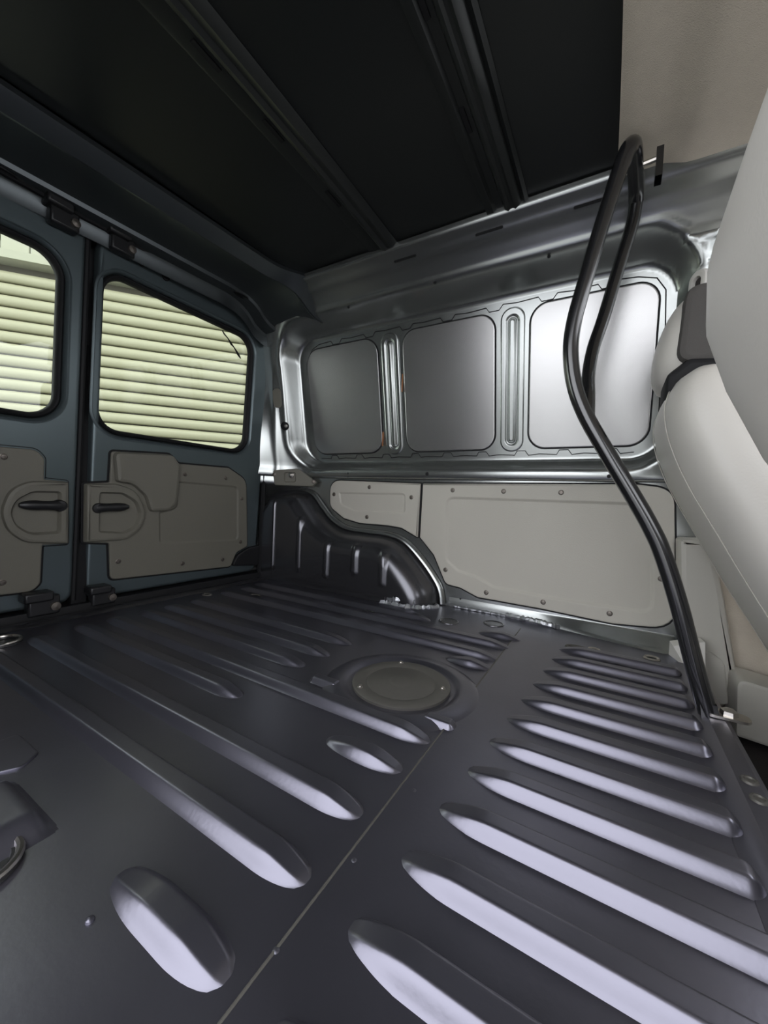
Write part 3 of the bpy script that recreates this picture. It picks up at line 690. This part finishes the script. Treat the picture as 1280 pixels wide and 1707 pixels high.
plate('sill_cover', PS, rpoly(PS.ats([(1228, 1130), (1340, 1165), (1350, 1270), (1226, 1228)]), [.02, .01, .01, .01]), -.10, .10, .008, 'pillar_plastic', e)
tag(e, 'grey plastic sill trim beside the seat base', 'trim')
e = empty('sill_bracket', FLOOR.p((.17, 1.30)))
c = FLOOR.p(FLOOR.at(1143, 1108)); c.z = 0
mb = MB(); mb.loft([[c + V((-.035, .02, .05)), c + V((.03, .03, .07)), c + V((.035, -.005, .07)), c + V((-.03, -.01, .045))], [c + V((-.035, .02, .012)), c + V((.03, .03, .012)), c + V((.035, -.03, .004)), c + V((-.005, -.035, .004))]]); mb.fill([[c + V((-.035, .02, .05)), c + V((.03, .03, .07)), c + V((.035, -.005, .07)), c + V((-.03, -.01, .045))]])
mb.build('bracket_body', 'white_plastic', e, 25); tag(e, 'pale plastic corner bracket on the floor behind the bar foot', 'bracket')
# seat belt guide on the pillar
F = wframe(.163, .972); F.o = F.o + F.n * .004
e = empty('belt_guide', F.o)
plate('guide_surround', F, rrect(-.024, .024, -.075, .045, .0235), -.006, .014, .006, 'white_plastic', e, subs=[(rrect(-.0125, .0125, -.060, .030, .012), -.012, .003)])
plate('guide_slot', F, rrect(-.010, .010, -.055, .027, .0095), -.003, .003, .001, 'carpet', e)
mb = MB(); mb.lathe(F.p((0, -.005), .000), F.n, [(.008, 0), (.007, .006), (.0003, .007)], 12); mb.build('guide_bolt', 'steel', e)
tag(e, 'oval seat belt height guide on the pillar above the headrest', 'seat belt')

# ------------------------------------------------------------------ outside: roller shutter, cladding, ground
AZ = R(49.0); du = V((math.cos(AZ), math.sin(AZ), 0)); so = CAM + (fw * FPX + rt * (160 - 640) + up * (853.5 - 600)) * (3.0 / FPX)
so.z = 0
SH = Frame(so, du, (0, 0, 1))
if SH.n.dot(CAM - so) < 0: SH = Frame(so, -du, (0, 0, 1))
PITCHS = .0855
ztopS = SH.at(20, 452)[1]
sh = empty('roller_shutter', SH.p((0, -.6)))
n_s = int((ztopS + .62) / PITCHS)
base = None
prof = [(-.012, .0025), (.006, .004), (.016, .012), (.023, .026), (.025, .042), (.022, .056), (.015, .067), (.008, .0745), (.004, .0765), (-.012, .078)]
for k in range(n_s):
    z = ztopS - PITCHS * (k + 1)
    if base is None:
        mb = MB(); mb.grid([[SH.p((u_, v_), d_) for d_, v_ in [(-.03, .003)] + prof + [(-.03, .078)]] for u_ in (-2.0, 2.6)])
        base = mb.build('slat', 'shutter_paint', sh, 50, loc=SH.p((0, 0))); base.location = base.location + V((0, 0, z))
    else:
        link_copy(base, 'slat', SH.p((0, z)), sh)
mb = MB(); mb.fill([[SH.p(q, -.035) for q in ((-2, -.65), (2.6, -.65), (2.6, ztopS), (-2, ztopS))]]); mb.build('shutter_backing', 'shutter_box', sh)
tag(sh, 'cream slatted roller shutter standing behind the rear windows', 'shutter')
wl = empty('wall_outside', SH.p((0, ztopS))); tag(wl, 'pale boarded wall above the roller shutter', kind='structure')
mb = MB(); mb.loft([[SH.p((u_, v_), d_) for d_, v_ in ((-.02, ztopS - .0), (-.06, ztopS + .01), (-.06, ztopS + .055), (.07, ztopS + .06), (.075, ztopS + .115), (.04, ztopS + .125))] for u_ in (-2, 2.6)], closed=False); mb.build('ledge', 'cladding', wl, 20)
mb = MB(); mb.fill([[SH.p(q, -.05) for q in ((-2, ztopS), (2.6, ztopS), (2.6, ztopS + .1), (-2, ztopS + .1))]]); mb.build('shutter_housing', 'shutter_box', wl)
for k in range(26):
    u0 = -2 + .177 * k
    plate('board', SH, rrect(u0 + .006, u0 + .171, ztopS + .115, ztopS + 1.4, .004, 2), .0, .03, .004, 'cladding', wl)
mb = MB(); mb.fill([[SH.p(q, .004) for q in ((-2, ztopS + .2), (2.6, ztopS + .2), (2.6, ztopS + 1.4), (-2, ztopS + 1.4))]]); mb.build('joint_backing', 'shutter_box', wl)
mb = MB(); mb.box((-14, -14, -.66), (14, 14, -.62)); tag(mb.build('ground', 'concrete', None), 'concrete ground around the van', kind='structure')
